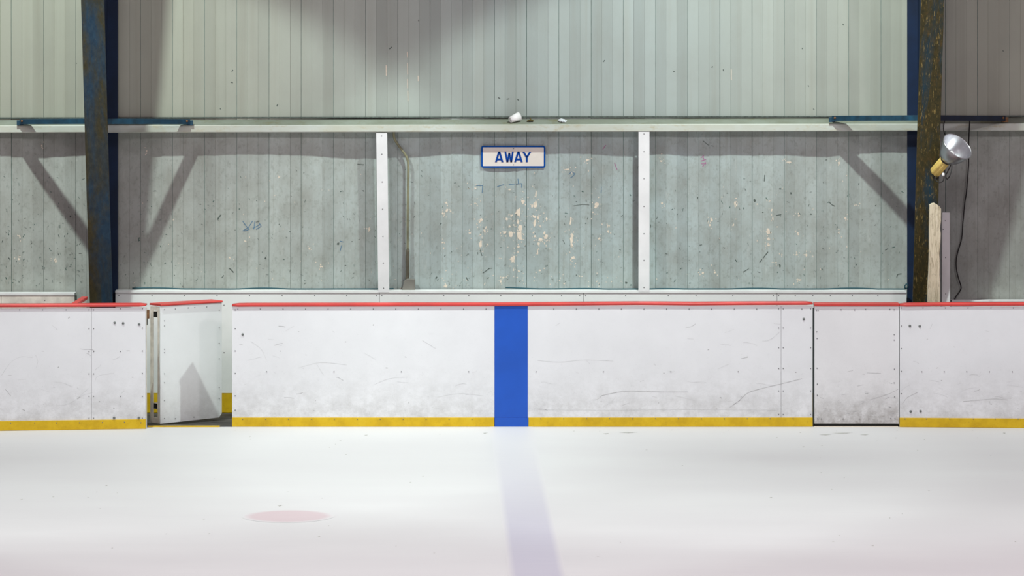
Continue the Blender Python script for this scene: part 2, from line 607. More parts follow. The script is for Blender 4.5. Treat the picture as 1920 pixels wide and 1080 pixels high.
def build_wall():
    mb = MB()
    ks = range(-72, 73)
    xs = []
    for k in ks:
        x0 = XW0 + k * STRIP
        w = (0.022 if k % 3 == 0 else 0.014) * 2
        for u in (0.0002, w - 0.001, w + 0.006, 0.5, 0.9998):
            xs.append((x0 + u * STRIP, k, u < w))
    zs = [0.0, 0.4, 0.8, 1.05]
    z = 1.05
    while z < 2.64:
        z += 0.1
        zs.append(z)
    zs[-1] = 2.66
    z = 2.66
    while z < 7.2:
        z += 0.35
        zs.append(z)
    nx = len(xs)
    vs = [(x, wall_y(x, z), z) for z in zs for x, k, g in xs]
    fl, fu, fg = [], [], []
    for j in range(len(zs) - 1):
        for i in range(nx - 1):
            q = (j * nx + i, j * nx + i + 1, (j + 1) * nx + i + 1, (j + 1) * nx + i)
            k, g = xs[i][1], xs[i][2] and xs[i + 1][2]
            if g and k % 3 == 0:
                fg.append(q)
            elif zs[j] < 2.65:
                fl.append(q)
            else:
                fu.append(q)
    mb.add(vs, fl, 'wall_lower')
    o = 0
    for fs, key in ((fu, 'wall_upper'), (fg, 'groove')):
        k = mb.mat(key)
        for f in fs:
            mb.f.append(list(f))
            mb.mi.append(k)
            mb.sm.append(False)
    s = S(YW)

    # bare primer where the paint has flaked, scuffs and marker scribbles: thin patches of the wall's own skin
    def patch(px, py, w, h, key, n=9, jit=0.45, off=0.0012):
        cx, cz = X(px, YW), Z(py, YW)
        ph = RNG.uniform(0, 6.28)
        ring = []
        for i in range(n):
            a = ph + 2 * math.pi * i / n
            r = 1 + RNG.uniform(-jit, jit)
            x, z = cx + r * w / s * math.cos(a), cz + r * h / s * math.sin(a)
            ring.append((x, wall_y(cx, cz) - off, z))
        mb.add([(cx, wall_y(cx, cz) - off, cz)] + ring, [(0, 1 + i, 1 + (i + 1) % n) for i in range(n)], key)

    def stroke(pts, w, key, off=0.0015):
        P = [(X(a, YW), Z(b, YW)) for a, b in pts]
        for (x0, z0), (x1, z1) in zip(P, P[1:]):
            d = Vector((x1 - x0, z1 - z0))
            if d.length < 1e-5:
                continue
            n = Vector((-d.y, d.x)).normalized() * (w / s / 2)
            ya, yb = wall_y(x0, z0) - off, wall_y(x1, z1) - off
            mb.add([(x0 + n.x, ya, z0 + n.y), (x0 - n.x, ya, z0 - n.y), (x1 - n.x, yb, z1 - n.y), (x1 + n.x, yb, z1 + n.y)], [(0, 1, 2, 3)], key)

    flakes = [(973, 397, 6, 9), (981, 378, 4, 5), (1004, 383, 4, 8), (998, 386, 2.4, 4), (971, 416, 2.5, 6), (976, 428, 7, 6),
              (975, 441, 6, 8), (976, 447, 5, 4), (958, 438, 5, 6), (946, 436, 4, 4), (950, 411, 3, 3), (958, 404, 2, 2.5), (956, 425, 2.5, 2),
              (1003, 406, 4, 3), (1003, 417, 3.5, 8), (1009, 408, 2.5, 4), (1024, 443, 5, 5), (1014, 449, 6, 4), (1010, 457, 3, 3), (1021, 437, 2.5, 4),
              (972, 463, 3.5, 2.2), (971, 472, 2, 2.5), (962, 486, 4.5, 7), (1008, 473, 1.6, 6), (1003, 443, 2, 3), (1013, 424, 1.5, 3),
              (1025, 411, 2, 4), (1024, 461, 1.6, 2), (1070, 414, 2.4, 8), (1071, 450, 3, 10), (1073, 441, 3, 4), (1068, 430, 1.6, 4), (1075, 483, 4.4, 3), (1072, 460, 2.5, 4),
              (1119, 384, 4.5, 6), (1116, 388, 3, 3), (1123, 447, 3, 2.4), (1140, 434, 1.8, 3), (1142, 423, 2, 2),
              (902, 412, 4, 3.5), (899, 416, 2, 3), (909, 433, 2.4, 4), (901, 440, 2.5, 1.6), (901, 458, 4, 8), (881, 437, 2.4, 2.2), (911, 427, 1.6, 4), (907, 470, 1.2, 5),
              (838, 395, 3, 4), (845, 396, 2.4, 2.6), (837, 380, 2.4, 2.4), (891, 381, 2, 1.6), (891, 353, 2.6, 2.6), (830, 400, 1.8, 2.6), (830, 455, 2.4, 1.6),
              (956, 355, 3.6, 1.6), (1005, 365, 1.4, 10), (967, 374, 1, 3), (963, 506, 2, 2), (972, 508, 1.6, 1.8), (1013, 507, 2, 1.8), (939, 528, 2.2, 2.2), (943, 521, 1.8, 2),
              (836, 536, 4, 4), (1334, 412, 3.2, 4.6), (1331, 422, 2.2, 2.8), (1241, 381, 2.6, 2.2), (1378, 382, 2, 4), (1381, 385, 1.8, 3), (1375, 421, 1.4, 3),
              (1440, 434, 5, 6), (1441, 448, 4, 4), (1441, 460, 3, 3), (1447, 394, 2.2, 3), (1449, 410, 1.4, 5), (1438, 375, 1.4, 4), (1498, 404, 2.6, 2.4), (1496, 437, 2.2, 1.8),
              (1573, 306, 2, 4), (1585, 409, 2.6, 3), (1605, 384, 1.6, 3), (1573, 436, 1.4, 3), (1240, 302, 2.6, 2), (1479, 304, 6, 2), (1318, 512, 2.4, 2), (1340, 511, 2, 2),
              (1494, 478, 2.6, 2), (1512, 478, 2.4, 3), (1466, 477, 1.6, 1.4), (1500, 525, 4, 2), (1455, 492, 2, 1.6),
              (1102, 300, 5, 2), (1062, 318, 6, 1.6), (692, 430, 2.4, 4), (580, 466, 2, 3), (602, 500, 3, 2), (460, 452, 1.6, 1.8), (523, 332, 1.4, 3),
              (37, 444, 2, 4), (104, 488, 3, 4), (35, 486, 3, 3), (275, 283, 1.5, 2), (78, 273, 1.5, 2), (430, 483, 1.8, 1.8)]
    for px, py, w, h in flakes:
        patch(px, py, w * 0.8, h * 0.85, 'flake', 11, 0.4)
        for _ in range(int(2 + w)):
            patch(px + RNG.gauss(0, w * 1.2 + 2), py + RNG.gauss(0, h * 1.2 + 2), RNG.uniform(0.5, 1.3), RNG.uniform(0.5, 1.6), 'flake', 6)
    for _ in range(110):
        patch(RNG.uniform(230, 1690), 300 + 235 * RNG.random() ** 0.7, RNG.uniform(0.4, 1.1), RNG.uniform(0.5, 1.6), 'flake', 6)
    for _ in range(60):
        patch(RNG.uniform(750, 1200), 525 + RNG.gauss(0, 8), RNG.uniform(0.5, 1.6), RNG.uniform(0.5, 1.3), 'flake', 6)
    # ticks of rubber
    for _ in range(520):
        px = RNG.choice((RNG.uniform(2, 158), RNG.uniform(222, 1695), RNG.uniform(222, 1695), RNG.uniform(222, 1695)))
        py = 300 + 238 * RNG.random() ** 0.62
        L = RNG.uniform(1.2, 4.2) if _ > 160 else RNG.uniform(2.5, 6.5)
        a = RNG.uniform(-1.3, 1.3) if RNG.random() < 0.75 else RNG.uniform(1.2, 1.9)
        pts = [(px, py)]
        for q in range(3):
            pts.append((pts[-1][0] + L / 3 * math.cos(a), pts[-1][1] + L / 3 * math.sin(a)))
            a += RNG.uniform(-0.5, 0.5)
        stroke(pts, RNG.uniform(0.5, 1.4), RNG.choice(('scuff', 'scuff_pale', 'scuff_green', 'scuff_pale')))
    for px, py, w, h in ((681, 358, 2, 1.6), (1415, 376, 2.4, 2.2), (498, 484, 1.6, 2), (634, 457, 2.4, 2.4), (818, 521, 2, 2.6), (132, 406, 1.6, 1.8),
                         (1611, 345, 2, 1.6), (1463, 354, 2, 1.8), (1483, 362, 2, 2), (1353, 544, 2, 2), (1308, 371, 1.6, 2), (1462, 498, 1.6, 3), (1174, 530, 2.6, 2)):
        patch(px, py, w, h, 'scuff', 7)
    for pts, w in (([(430, 503), (434, 506), (438, 511)], 1.8), ([(414, 403), (410, 408), (408, 412)], 2.4), ([(1424, 492), (1432, 482), (1440, 472)], 1.6),
                   ([(1393, 510), (1402, 505), (1410, 498)], 1.2), ([(1318, 264), (1328, 272), (1338, 274)], 1.2), ([(1075, 386), (1092, 383), (1105, 384)], 1.0),
                   ([(905, 512), (914, 506), (918, 503)], 1.4), ([(916, 503), (927, 503)], 1.2), ([(874, 520), (878, 527)], 1.6), ([(670, 308), (682, 309)], 1.4), ([(1433, 340), (1434, 328)], 1.6),
                   ([(1554, 378), (1560, 384), (1566, 387)], 1.4), ([(1455, 404), (1465, 402)], 1.5), ([(900, 468), (904, 480)], 1.2), ([(1681, 520), (1683, 514), (1690, 513)], 1.5)):
        stroke(pts, w, 'scuff')
    for pts in ([(455, 414), (462, 424), (468, 430), (458, 433)], [(455, 433), (466, 426), (474, 414)], [(478, 415), (476, 430)], [(474, 428), (482, 424), (488, 420)], [(480, 430), (490, 424), (486, 418)],
                [(932, 350), (945, 346)], [(954, 346), (978, 344), (978, 352)], [(971, 335), (972, 345)], [(1066, 327), (1072, 322), (1078, 326), (1072, 332), (1068, 334)],
                [(893, 348), (905, 348), (904, 362)], [(1128, 350), (1127, 362)], [(637, 452), (644, 454)], [(640, 460), (638, 470)]):
        stroke(pts, 1.2, 'marker_blue')
    for pts in ([(1314, 296), (1320, 292)], [(1318, 294), (1320, 299)], [(1314, 302), (1324, 299)], [(1315, 307), (1324, 307)], [(1317, 312), (1320, 310)], [(1322, 303), (1323, 307)], [(1130, 280), (1136, 272)], [(1152, 305), (1157, 318)]):
        stroke(pts, 1.3, 'marker_pink')
    # worn bright seams and a few ticks on the upper siding
    for x, a, b in ((763.5, 97, 108), (764, 118, 140), (764, 148, 166), (764.5, 170, 190), (724, 122, 142), (784, 142, 152), (1371, 130, 150)):
        stroke([(x, a), (x + 0.3, b)], 1.6, 'flake')
    for px, py, dx, dy in ((435, 134, 2, -3), (433, 154, 4, 1), (519, 199, 2, -4), (730, 92, 5, -4), (934, 183, 4, 2), (950, 186, 5, -1), (970, 186, 3, 2), (785, 37, 0.5, 3), (1580, 45, 2, 2),
                           (1334, 126, 3, -1), (1356, 130, 1, 3), (1504, 92, 1, -2), (1515, 160, 2, 2), (1525, 204, 2, 2), (1880, 95, 2, 1), (1131, 116, 3, -3), (1262, 134, 3, 0), (142, 117, 2, 2), (413, 203, 1, 2)):
        stroke([(px, py), (px + dx, py + dy)], 1.6, 'scuff')
    return structure(mb.build('wall_back', fix=False))


build_wall()

# girt running along the wall (sloping top, lip at the front)
mb = MB()


def girt_pts(x, dz):
    return [(x, YW + 0.03, 2.712 + dz), (x, YW - 0.151, 2.652 + dz), (x, YW - 0.155, 2.646 + dz), (x, YW - 0.155, 2.590 + dz), (x, YW - 0.149, 2.583 + dz), (x, YW + 0.03, 2.583 + dz)]


A, B = girt_pts(-7.1, 0.0), girt_pts(7.1, 0.028)
for i in range(6):
    j = (i + 1) % 6
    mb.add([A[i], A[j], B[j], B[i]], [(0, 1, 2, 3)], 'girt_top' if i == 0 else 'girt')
mb.add(A, [tuple(range(6))], 'girt')
mb.add(B, [tuple(range(5, -1, -1))], 'girt')
structure(mb.build('trim_1'))
# gap shade painted as a dark strip where upper siding meets the girt
mb = MB()
mb.hull8([(-7.1, YW - 0.020, 2.712), (7.1, YW - 0.020, 2.738), (-7.1, YW + 0.02, 2.712), (7.1, YW + 0.02, 2.738),
          (-7.1, YW - 0.020, 2.724), (7.1, YW - 0.020, 2.750), (-7.1, YW + 0.02, 2.724), (7.1, YW + 0.02, 2.750)], 'scuff')  # scuff colour reused to paint the gap's shade
structure(mb.build('girt_gap_shade'))

# ------------------------------------------------------------------ ice and bench floor
ice = MB()
ice.box(-9, 9, -36, 0.06, -0.12, 0.0, 'ice')
for _ in range(70):
    px = RNG.uniform(0, 1920)
    py = 806 + 260 * RNG.random() ** 1.6
    sc = (py - HOR) / CAMZ
    y = F / sc + CAMY
    x = (px - 960) / sc
    w, d = RNG.uniform(0.004, 0.012), RNG.uniform(0.02, 0.06)
    ice.add([(x - w, y, 0.0006), (x, y - d * 0.5, 0.0006), (x + w, y + 0.01, 0.0006), (x + w * 0.3, y + d * 0.5, 0.0006)], [(0, 1, 2, 3)], 'speck')
for px0, px1, py in ((1130, 1142, 813), (683, 690, 816), (1160, 1196, 811), (1560, 1600, 812), (1612, 1630, 815), (520, 530, 948), (905, 915, 812), (1880, 1886, 812), (1535, 1560, 815)):
    sc = (py - HOR) / CAMZ
    y = F / sc + CAMY
    x0, x1 = (px0 - 960) / sc, (px1 - 960) / sc
    ice.add([(x0, y, 0.0006), ((x0 + x1) / 2, y - 0.06, 0.0006), (x1, y + 0.02, 0.0006), ((x0 + x1) / 2, y + 0.03, 0.0006)], [(0, 1, 2, 3)], 'speck')
floor_ice = structure(ice.build('floor'))
mb = MB()
x = lambda y: -0.0204 * y - 0.007
mb.add([(x(-0.02) - 0.19, -0.02, 0.001), (x(-0.02) + 0.19, -0.02, 0.001), (x(-30) + 0.19, -30, 0.001), (x(-30) - 0.19, -30, 0.001)], [(0, 1, 2, 3)], 'ice_line')
o = mb.build('blue_line', floor_ice)
o['label'] = 'faded blue line frozen into the ice'
mb = MB()
cx, cy = -1.632, -5.70
n = 64
mb.add([(cx + 0.335 * math.cos(2 * math.pi * i / n), cy + 0.335 * math.sin(2 * math.pi * i / n), 0.001) for i in range(n)], [tuple(range(n))], 'ice_spot')
o = mb.build('faceoff_spot', floor_ice, loc=(cx, cy, 0.0))
o['label'] = 'pale red round faceoff spot in the ice'
mb = MB()
mb.box(-9, 9, 0.06, 1.30, -0.12, -0.002, 'rubber')
structure(mb.build('bench_floor'))

# ------------------------------------------------------------------ low lined wall behind the benches
YD = 1.10


def low_wall(name, px0, px1, top_py, joints, label=None, key='board_dado', kick=True, screws=()):
    r = thing(name, '', '', (X((px0 + px1) / 2, YD), YD, 0.0))
    del r['label'], r['category']
    structure(r)
    zt = Z(top_py, YD)
    edges = [px0] + list(joints) + [px1]
    for a, b in zip(edges, edges[1:]):
        mb = MB()
        mb.box(X(a, YD) + 0.0015, X(b, YD) - 0.0015, YD, YD + 0.08, 0.0 if not kick else 0.182, zt - 0.02, key)
        p = mb.build('lining_panel', r, bevel=0.002)
    mb = MB()
    mb.box(X(px0, YD), X(px1, YD), YD - 0.008, 1.228, zt - 0.024, zt, 'flashing')
    mb.build('top_flashing', r, bevel=0.003)
    if kick:
        mb = MB()
        mb.box(X(px0, YD), X(px1, YD), YD - 0.004, YD + 0.08, 0.004, 0.18, 'yellow')
        mb.build('kick_plate', r)
    for px, py in screws:
        stud(SCREW_ME, 'screw', r, px, py, YD)
    return r


low_wall('wall_low', 216, 1700, 544.5, [711.5, 1094.5, 1457], screws=[(px, 554) for px in
         (223, 285, 346, 407, 468, 529, 590, 650, 706, 716, 765, 832, 879, 939, 998, 1053, 1087, 1098, 1173, 1253, 1305, 1374, 1450, 1460, 1491, 1524, 1557, 1598, 1646)]
         + [(420, 572), (420, 661)])
low_wall('wall_low', -500, 140, 549, [2], key='steel_pale', screws=[(84, 563)])
low_wall('wall_low', 1784, 2420, 563, [])

# ------------------------------------------------------------------ steel columns of the hall frame
def flange_y(z):
    return YW - 0.035 - 0.235 - 0.235 * z + 0.03


def column(name, xc, label, flange_key, web_key):
    r = thing(name, label, 'column', (xc, 0.98, 0.0), group='steel columns of the hall')
    zt = 7.0
    h = 0.104
    t = 0.016

    def slab(x0, x1, ya, yb, key, nm):
        mb = MB()
        # ya, yb: functions of z
        n = 14
        vs = []
        for i in range(n + 1):
            z = zt * i / n
            vs += [(x0, ya(z), z), (x1, ya(z), z), (x1, yb(z), z), (x0, yb(z), z)]
        fs = [(0, 3, 2, 1), (4 * n, 4 * n + 1, 4 * n + 2, 4 * n + 3)]
        for i in range(n):
            for k in range(4):
                k2 = (k + 1) % 4
                fs.append((4 * i + k, 4 * i + k2, 4 * i + 4 + k2, 4 * i + 4 + k))
        mb.add(vs, fs, key)
        return mb.build(nm, r, bevel=0.002)

    fl = slab(xc - h, xc + h, flange_y, lambda z: flange_y(z) + t, flange_key, 'front_flange')
    slab(xc - 0.006, xc + 0.006, lambda z: flange_y(z) + t, lambda z: YW - 0.035 - t, web_key, 'web')
    slab(xc - h, xc + h, lambda z: YW - 0.035 - t, lambda z: YW - 0.035, web_key, 'back_flange')
    mb = MB()
    mb.box(xc - 0.13, xc + 0.13, flange_y(0) - 0.02, YW - 0.03, 0.0, 0.02, web_key)
    mb.build('base_plate', r)
    return r


XL, XR = -3.759, 3.769
col_l = column('steel_column', XL, 'blue and rust tapered steel column beside the open white gate', 'steel', 'steel_blue')
col_r = column('steel_column', XR, 'olive rusty tapered steel column carrying the floodlight', 'steel_worn', 'steel_blue')


def brace(xe, xc, sgn, z, label, key='steel_brace'):
    """angle iron from the girt (at xe) out to the column's front flange"""
    y0, y1 = YW - 0.178, flange_y(z) + 0.03
    r = thing('flange_brace', label, 'brace', ((xe + xc) / 2, (y0 + y1) / 2, z - 0.025), group='flange braces of the steel columns')
    a = Vector((xe, y0, z - 0.024))
    b = Vector((xc + sgn * 0.075, y1, z - 0.003))
    d = (b - a).normalized()
    n = Vector((-d.y, d.x, 0)).normalized() * 0.006
    up = Vector((0, 0, 0.048))
    mb = MB()
    # upright leg
    p = [a - n, a + n, b - n, b + n]
    mb.hull8([p[0], p[1], p[2], p[3], p[0] + up, p[1] + up, p[2] + up, p[3] + up], key)
    # flat leg on top, pointing back to the wall
    w = Vector((0, 0.080, 0))
    tp = Vector((0, 0, 0.048))
    th = Vector((0, 0, -0.006))
    q = [a + tp, a + tp + w, b + tp, b + tp + w]
    mb.hull8([q[0] + th, q[1] + th, q[2] + th, q[3] + th, q[0], q[1], q[2], q[3]], key)
    mb.build('angle_bar', r)
    mb = MB()
    e = a + d * 0.03 + Vector((0, -0.008, 0.03))
    mb.lathe([(0.011, 0), (0.011, 0.008), (0.006, 0.011)], 'rust', Matrix.Translation(e) @ Matrix.Rotation(math.radians(90), 4, 'X'), 8, True, True)
    mb.build('bolt', r)
    mb = MB()
    mb.box(min(xe, xe + sgn * -0.0) - 0.03, xe + 0.03, YW - 0.179, YW - 0.1555, z - 0.034, z + 0.012, 'rust' if key == 'steel_brace_shaded' else key)
    mb.build('end_cleat', r)
    return r


brace(X(38, 1.09), XL, -1, 2.692, 'blue flange brace at the far left, running left from the left column')
brace(X(356, 1.09), XL, 1, 2.692, 'blue flange brace running right from the left column, above the open gate')
brace(X(1560, 1.09), XR, -1, 2.722, 'blue flange brace running left from the floodlight column')
brace(X(1884, 1.09), XR, 1, 2.722, 'dark shaded flange brace at the far right, right of the floodlight column', 'steel_brace_shaded')

# ------------------------------------------------------------------ white uprights on the wall
def upright(pxt, pxb, w, ytop, ybot, label, screws):
    yf = YW - 0.160
    xt, xb = X(pxt, yf), X(pxb, yf)
    h = w / S(yf) / 2
    zt, zb = Z(ytop, yf), Z(ybot, yf)
    r = thing('white_post', label, 'post', (xb, yf, zb), group='white posts on the wall')
    mb = MB()
    # folded channel: face and two returns
    for x0, x1, y0, y1 in ((-h, h, yf, yf + 0.003), (-h, -h + 0.003, yf + 0.003, yf + 0.045), (h - 0.003, h, yf + 0.003, yf + 0.045)):
        mb.hull8([(xb + x0, y0, zb), (xb + x1, y0, zb), (xb + x0, y1, zb), (xb + x1, y1, zb),
                  (xt + x0, y0, zt), (xt + x1, y0, zt), (xt + x0, y1, zt), (xt + x1, y1, zt)], 'post')
    mb.build('channel', r)
    for x_, z_ in ((xb, zb + 0.16), (xt, zt - 0.04)):
        mb = MB()
        mb.box(x_ - 0.018, x_ + 0.018, yf + 0.004, yf + 0.162, z_, z_ + 0.02, 'post')
        mb.build('standoff', r)
    for py in screws:
        t = (py - ytop) / (ybot - ytop)
        stud(SCREW_ME, 'screw', r, pxt + (pxb - pxt) * t, py, yf - 0.0005)
    return r


upright(715.5, 719.5, 20.5, 249.5, 548, 'white metal post left of the AWAY sign, beside the bent conduit', (255, 289, 341, 392, 443, 493, 540))
upright(1207.5, 1207.5, 20.5, 247, 547, 'white metal post right of the AWAY sign', (251, 284, 335, 387, 438, 488, 539))

# ------------------------------------------------------------------ bent conduit with box
pts = [(738.5, 246, 1.17), (739, 258, 1.20), (744, 268, 1.215), (752, 279, 1.22), (760, 290, 1.22), (764.5, 301, 1.22), (765.5, 315, 1.22), (765, 360, 1.22), (764.5, 420, 1.22), (764.5, 470, 1.22)]
r = thing('conduit', 'bent olive conduit pipe running down the wall beside the left white post', 'pipe', (X(764, 1.2), 1.2, 1.13))
mb = MB()
mb.tube(spline([(X(a, y), y, Z(b, y)) for a, b, y in pts], 5), 0.0115, 'conduit', 10)
mb.build('pipe', r)
mb = MB()
mb.tube(spline([(X(a, 1.22), 1.22, Z(b, 1.22)) for a, b in ((764.5, 468), (764.5, 495), (764.5, 515), (763, 524))], 4), 0.0155, 'conduit_dark', 10)
mb.build('coupling', r)
mb = MB()
y0, y1 = 1.15, 1.235
mb.prism([(X(753, y0), 1.122), (X(758, y0), Z(527, y0)), (X(763, y0), Z(523, y0)), (X(778, y0), Z(524, y0)), (X(778, y0), 1.122)], y0, y1, 'box_grey')
mb.build('junction_box', r, bevel=0.004)

# ------------------------------------------------------------------ AWAY sign
ys = min(wall_y(X(px, YW), Z(py, YW)) for px in range(900, 1026, 4) for py in (272, 294, 316)) - 0.0095
SX = lambda px: X(px, ys)
SZ = lambda py: Z(py, ys)
r = thing('wall_sign', 'white rectangular wall sign reading AWAY in blue with a blue border', 'sign', (SX(962), ys, SZ(294)))


def rrect(x0, x1, z0, z1, rad, n=6):
    out = []
    for cx, cz, a0 in ((x1 - rad, z1 - rad, 0), (x0 + rad, z1 - rad, 90), (x0 + rad, z0 + rad, 180), (x1 - rad, z0 + rad, 270)):
        for i in range(n + 1):
            a = math.radians(a0 + 90 * i / n)
            out.append((cx + rad * math.cos(a), cz + rad * math.sin(a)))
    return out


out = rrect(SX(902), SX(1022.5), SZ(314.5), SZ(273.2), 0.022)
inn = rrect(SX(905.2), SX(1019.6), SZ(311.4), SZ(276.2), 0.006)
mb = MB()
mb.prism(inn, ys - 0.0005, ys + 0.006, 'sign_white')
mb.build('sign_plate', r)
mb = MB()
mb.ring(out, inn, ys - 0.003, ys + 0.006, 'sign_blue')
mb.build('border', r)


def bar(mb, p, q, w):
    """straight letter stroke between two pixels, level cut ends"""
    (x0, z0), (x1, z1) = (SX(p[0]), SZ(p[1])), (SX(q[0]), SZ(q[1]))
    d = Vector((x1 - x0, z1 - z0))
    k = w / S(ys) / 2 * (d.length / max(abs(d.y), 1e-6)) if abs(d.y) > abs(d.x) * 0.3 else None
    if k:
        mb.prism([(x0 - k, z0), (x0 + k, z0), (x1 + k, z1), (x1 - k, z1)], ys - 0.0045, ys - 0.0006, 'sign_letter')
    else:
        t = w / S(ys) / 2
        mb.prism([(x0, z0 - t), (x1, z1 - t), (x1, z1 + t), (x0, z0 + t)], ys - 0.0044, ys - 0.0006, 'sign_letter')


def letter(strokes, lab, w=3.4):
    mb = MB()
    for p, q in strokes:
        bar(mb, p, q, w)
    o = mb.build('letter', r)
    o['label'] = lab
    return o


def A_(x0, x1):
    c = (x0 + x1) / 2
    return [((x0 + 1.7, 304), (c - 0.3, 284)), ((x1 - 1.7, 304), (c + 0.3, 284)), ((x0 + 4.2, 299), (x1 - 4.2, 299))]


letter(A_(928.2, 943.8), 'blue letter A, first of the word')
letter([((947.5, 284), (951.2, 304)), ((954.9, 286.5), (951.6, 304)), ((954.9, 286.5), (958.4, 304)), ((961.6, 284), (958.7, 304))], 'blue letter W', 3.1)
letter(A_(964.2, 980), 'blue letter A, third of the word')
letter([((981.4, 284.5), (987.8, 295)), ((994.2, 284.5), (987.8, 295)), ((987.8, 294), (987.8, 304))], 'blue letter Y')
for py in (278.4, 308.8):
    stud(SCREW_ME, 'screw', r, 962.8, py, ys - 0.0008)
mb = MB()
mb.box(SX(945), SX(980), ys + 0.006, YW + 0.03, SZ(300), SZ(288), 'black')
mb.build('mounting_block', r)

# ------------------------------------------------------------------ litter on the girt
def girt_top(y, xx):
    t = (YW + 0.03 - y) / 0.181
    return 2.712 - 0.060 * t + 0.028 * (xx + 7.1) / 14.2


yc = 1.17
bx = X(956.0, yc)
base = Vector((bx, 1.135, 0))
axis = Vector((0.80, 0.42, 0.30)).normalized()
zax = axis
xax = zax.cross(Vector((0, 0, 1))).normalized()
yax = zax.cross(xax)
pos = Vector((X(956.5, 1.13), 1.125, girt_top(1.125, bx) + 0.033))
M4 = Matrix((( xax.x, yax.x, zax.x, pos.x), (xax.y, yax.y, zax.y, pos.y), (xax.z, yax.z, zax.z, pos.z), (0, 0, 0, 1)))
r = thing('paper_cup', 'white paper cup lying on its side on the wall ledge above the sign', 'cup', tuple(pos))
mb = MB()
mb.lathe([(0.0255, 0.006), (0.0250, 0.0), (0.0275, 0.0), (0.042, 0.098), (0.0400, 0.098), (0.026, 0.006)], 'paper', M4, 36)
mb.build('cup_wall', r)
mb = MB()
mb.lathe([(0.0255, 0.005), (0.0255, 0.008)], 'paper', M4, 36, True, True)
mb.build('cup_bottom', r)
mb = MB()
rim = [M4 @ Vector((0.042 * math.cos(2 * math.pi * i / 36), 0.042 * math.sin(2 * math.pi * i / 36), 0.098)) for i in range(37)]
mb.tube(rim, 0.0022, 'paper', 6)
mb.build('rim', r)

# a scrap of brown debris: a few curled shreds joined at a stem
mb = MB()
yc = 1.165
zc = girt_top(yc, 0.17)
for a, b, c in (((988.5, 229.5), (992, 227.5), (995.5, 228.5)), ((999, 229.5), (996, 227.5), (993, 228)), ((994.5, 229), (995, 225.5), (993.5, 223)), ((991, 230), (995, 228), (997, 230)), ((996, 229), (998, 227.5), (1000, 228.8))):
    pl = spline([(X(p[0], yc), yc + RNG.uniform(-0.02, 0.02), zc + 0.005 + max(0, (229.5 - p[1]) / 202)) for p in (a, b, c)], 4)
    mb.tube(pl, 0.006, 'leaf', 6)
tag(mb.build('debris', loc=(X(994, yc), yc, zc)), 'small brown clump of debris on the ledge just right of the paper cup', 'debris')
# crumpled wrapper
bm = bmesh.new()
bmesh.ops.create_icosphere(bm, subdivisions=3, radius=1.0)
for v in bm.verts:
    nn = mnoise.noise(v.co * 2.3) * 0.45 + mnoise.noise(v.co * 5.1) * 0.25
    v.co *= 1 + nn
    v.co = Vector((v.co.x * 0.036, v.co.y * 0.030, max(v.co.z, -0.55) * 0.016))
yc = 1.165
wz = girt_top(yc, 0.45) + 0.010
me = bpy.data.meshes.new('wrapper')
bm.to_mesh(me)
bm.free()
me.materials.append(M['foil'])
o = bpy.data.objects.new('wrapper', me)
C.objects.link(o)
o.location = (X(1055, yc), yc, wz)
o.rotation_euler = (0.25, 0.08, 0.2)
tag(o, 'crumpled pale wrapper on the ledge, further right of the paper cup', 'wrapper')

# ------------------------------------------------------------------ cable on top of the low wall
zt = Z(544.5, YD)


def lying_cable(p0, p1, label, tail=()):
    pl = []
    n = int((p1 - p0) / 10)
    for i in range(n + 1):
        px = p0 + (p1 - p0) * i / n
        yy = 1.175 + 0.018 * mnoise.noise((px * 0.012, 1.7, 0))
        lift = max(0.0, mnoise.noise((px * 0.009, 8.2, 0))) * 0.022
        pl.append((X(px, yy), yy, zt + 0.0075 + lift))
    mb = MB()
    mb.tube(pl + list(tail), 0.0065, 'cable_teal', 8)
    tag(mb.build('cable', loc=(X((p0 + p1) / 2, 1.175), 1.175, zt)), label, 'cable', 'cables on the low wall')


lying_cable(248, 738, 'dark teal cable on the low white wall, between left column and left post')
lying_cable(948, 1696, 'dark teal cable on the low white wall, ending in a loop at the right column',
            [(X(1701, 1.14), 1.13, zt + 0.02), (X(1703, 1.13), 1.12, zt + 0.045), (X(1699, 1.13), 1.12, zt + 0.06), (X(1696, 1.13), 1.12, zt + 0.04), (X(1697, 1.12), 1.11, zt + 0.012)])

# ------------------------------------------------------------------ things by the right column
def plank_shape():
    y0, y1 = 0.40, 0.455
    left = [(1739.5, 568), (1739.5, 540), (1741.5, 510), (1742.5, 470), (1742.5, 430), (1743, 400), (1743.2, 384)]
    top = [(1747, 381.8), (1751.5, 380.3), (1757, 383.5), (1762, 387.5), (1764.6, 392)]
    right = [(1764.4, 415), (1762.4, 428), (1764, 438), (1763.4, 455), (1761.6, 478), (1762.4, 496), (1761.8, 515), (1763, 532), (1762.6, 550), (1763, 568)]
    dz = CAMZ - (568 - HOR) / S(y0)
    poly = [(X(a, y0), Z(b, y0)) for a, b in left + top + right]
    poly[0] = (poly[0][0], 0.0)
    poly[-1] = (poly[-1][0], 0.0)
    return poly, y0, y1


poly, y0, y1 = plank_shape()
mb = MB()
mb.prism(poly, y0, y1, 'wood')
o = mb.build('wood_plank', loc=(X(1752, y0), y0, 0), bevel=0.004)
tag(o, 'rough whitewashed wooden plank standing upright in front of the floodlight column', 'plank')

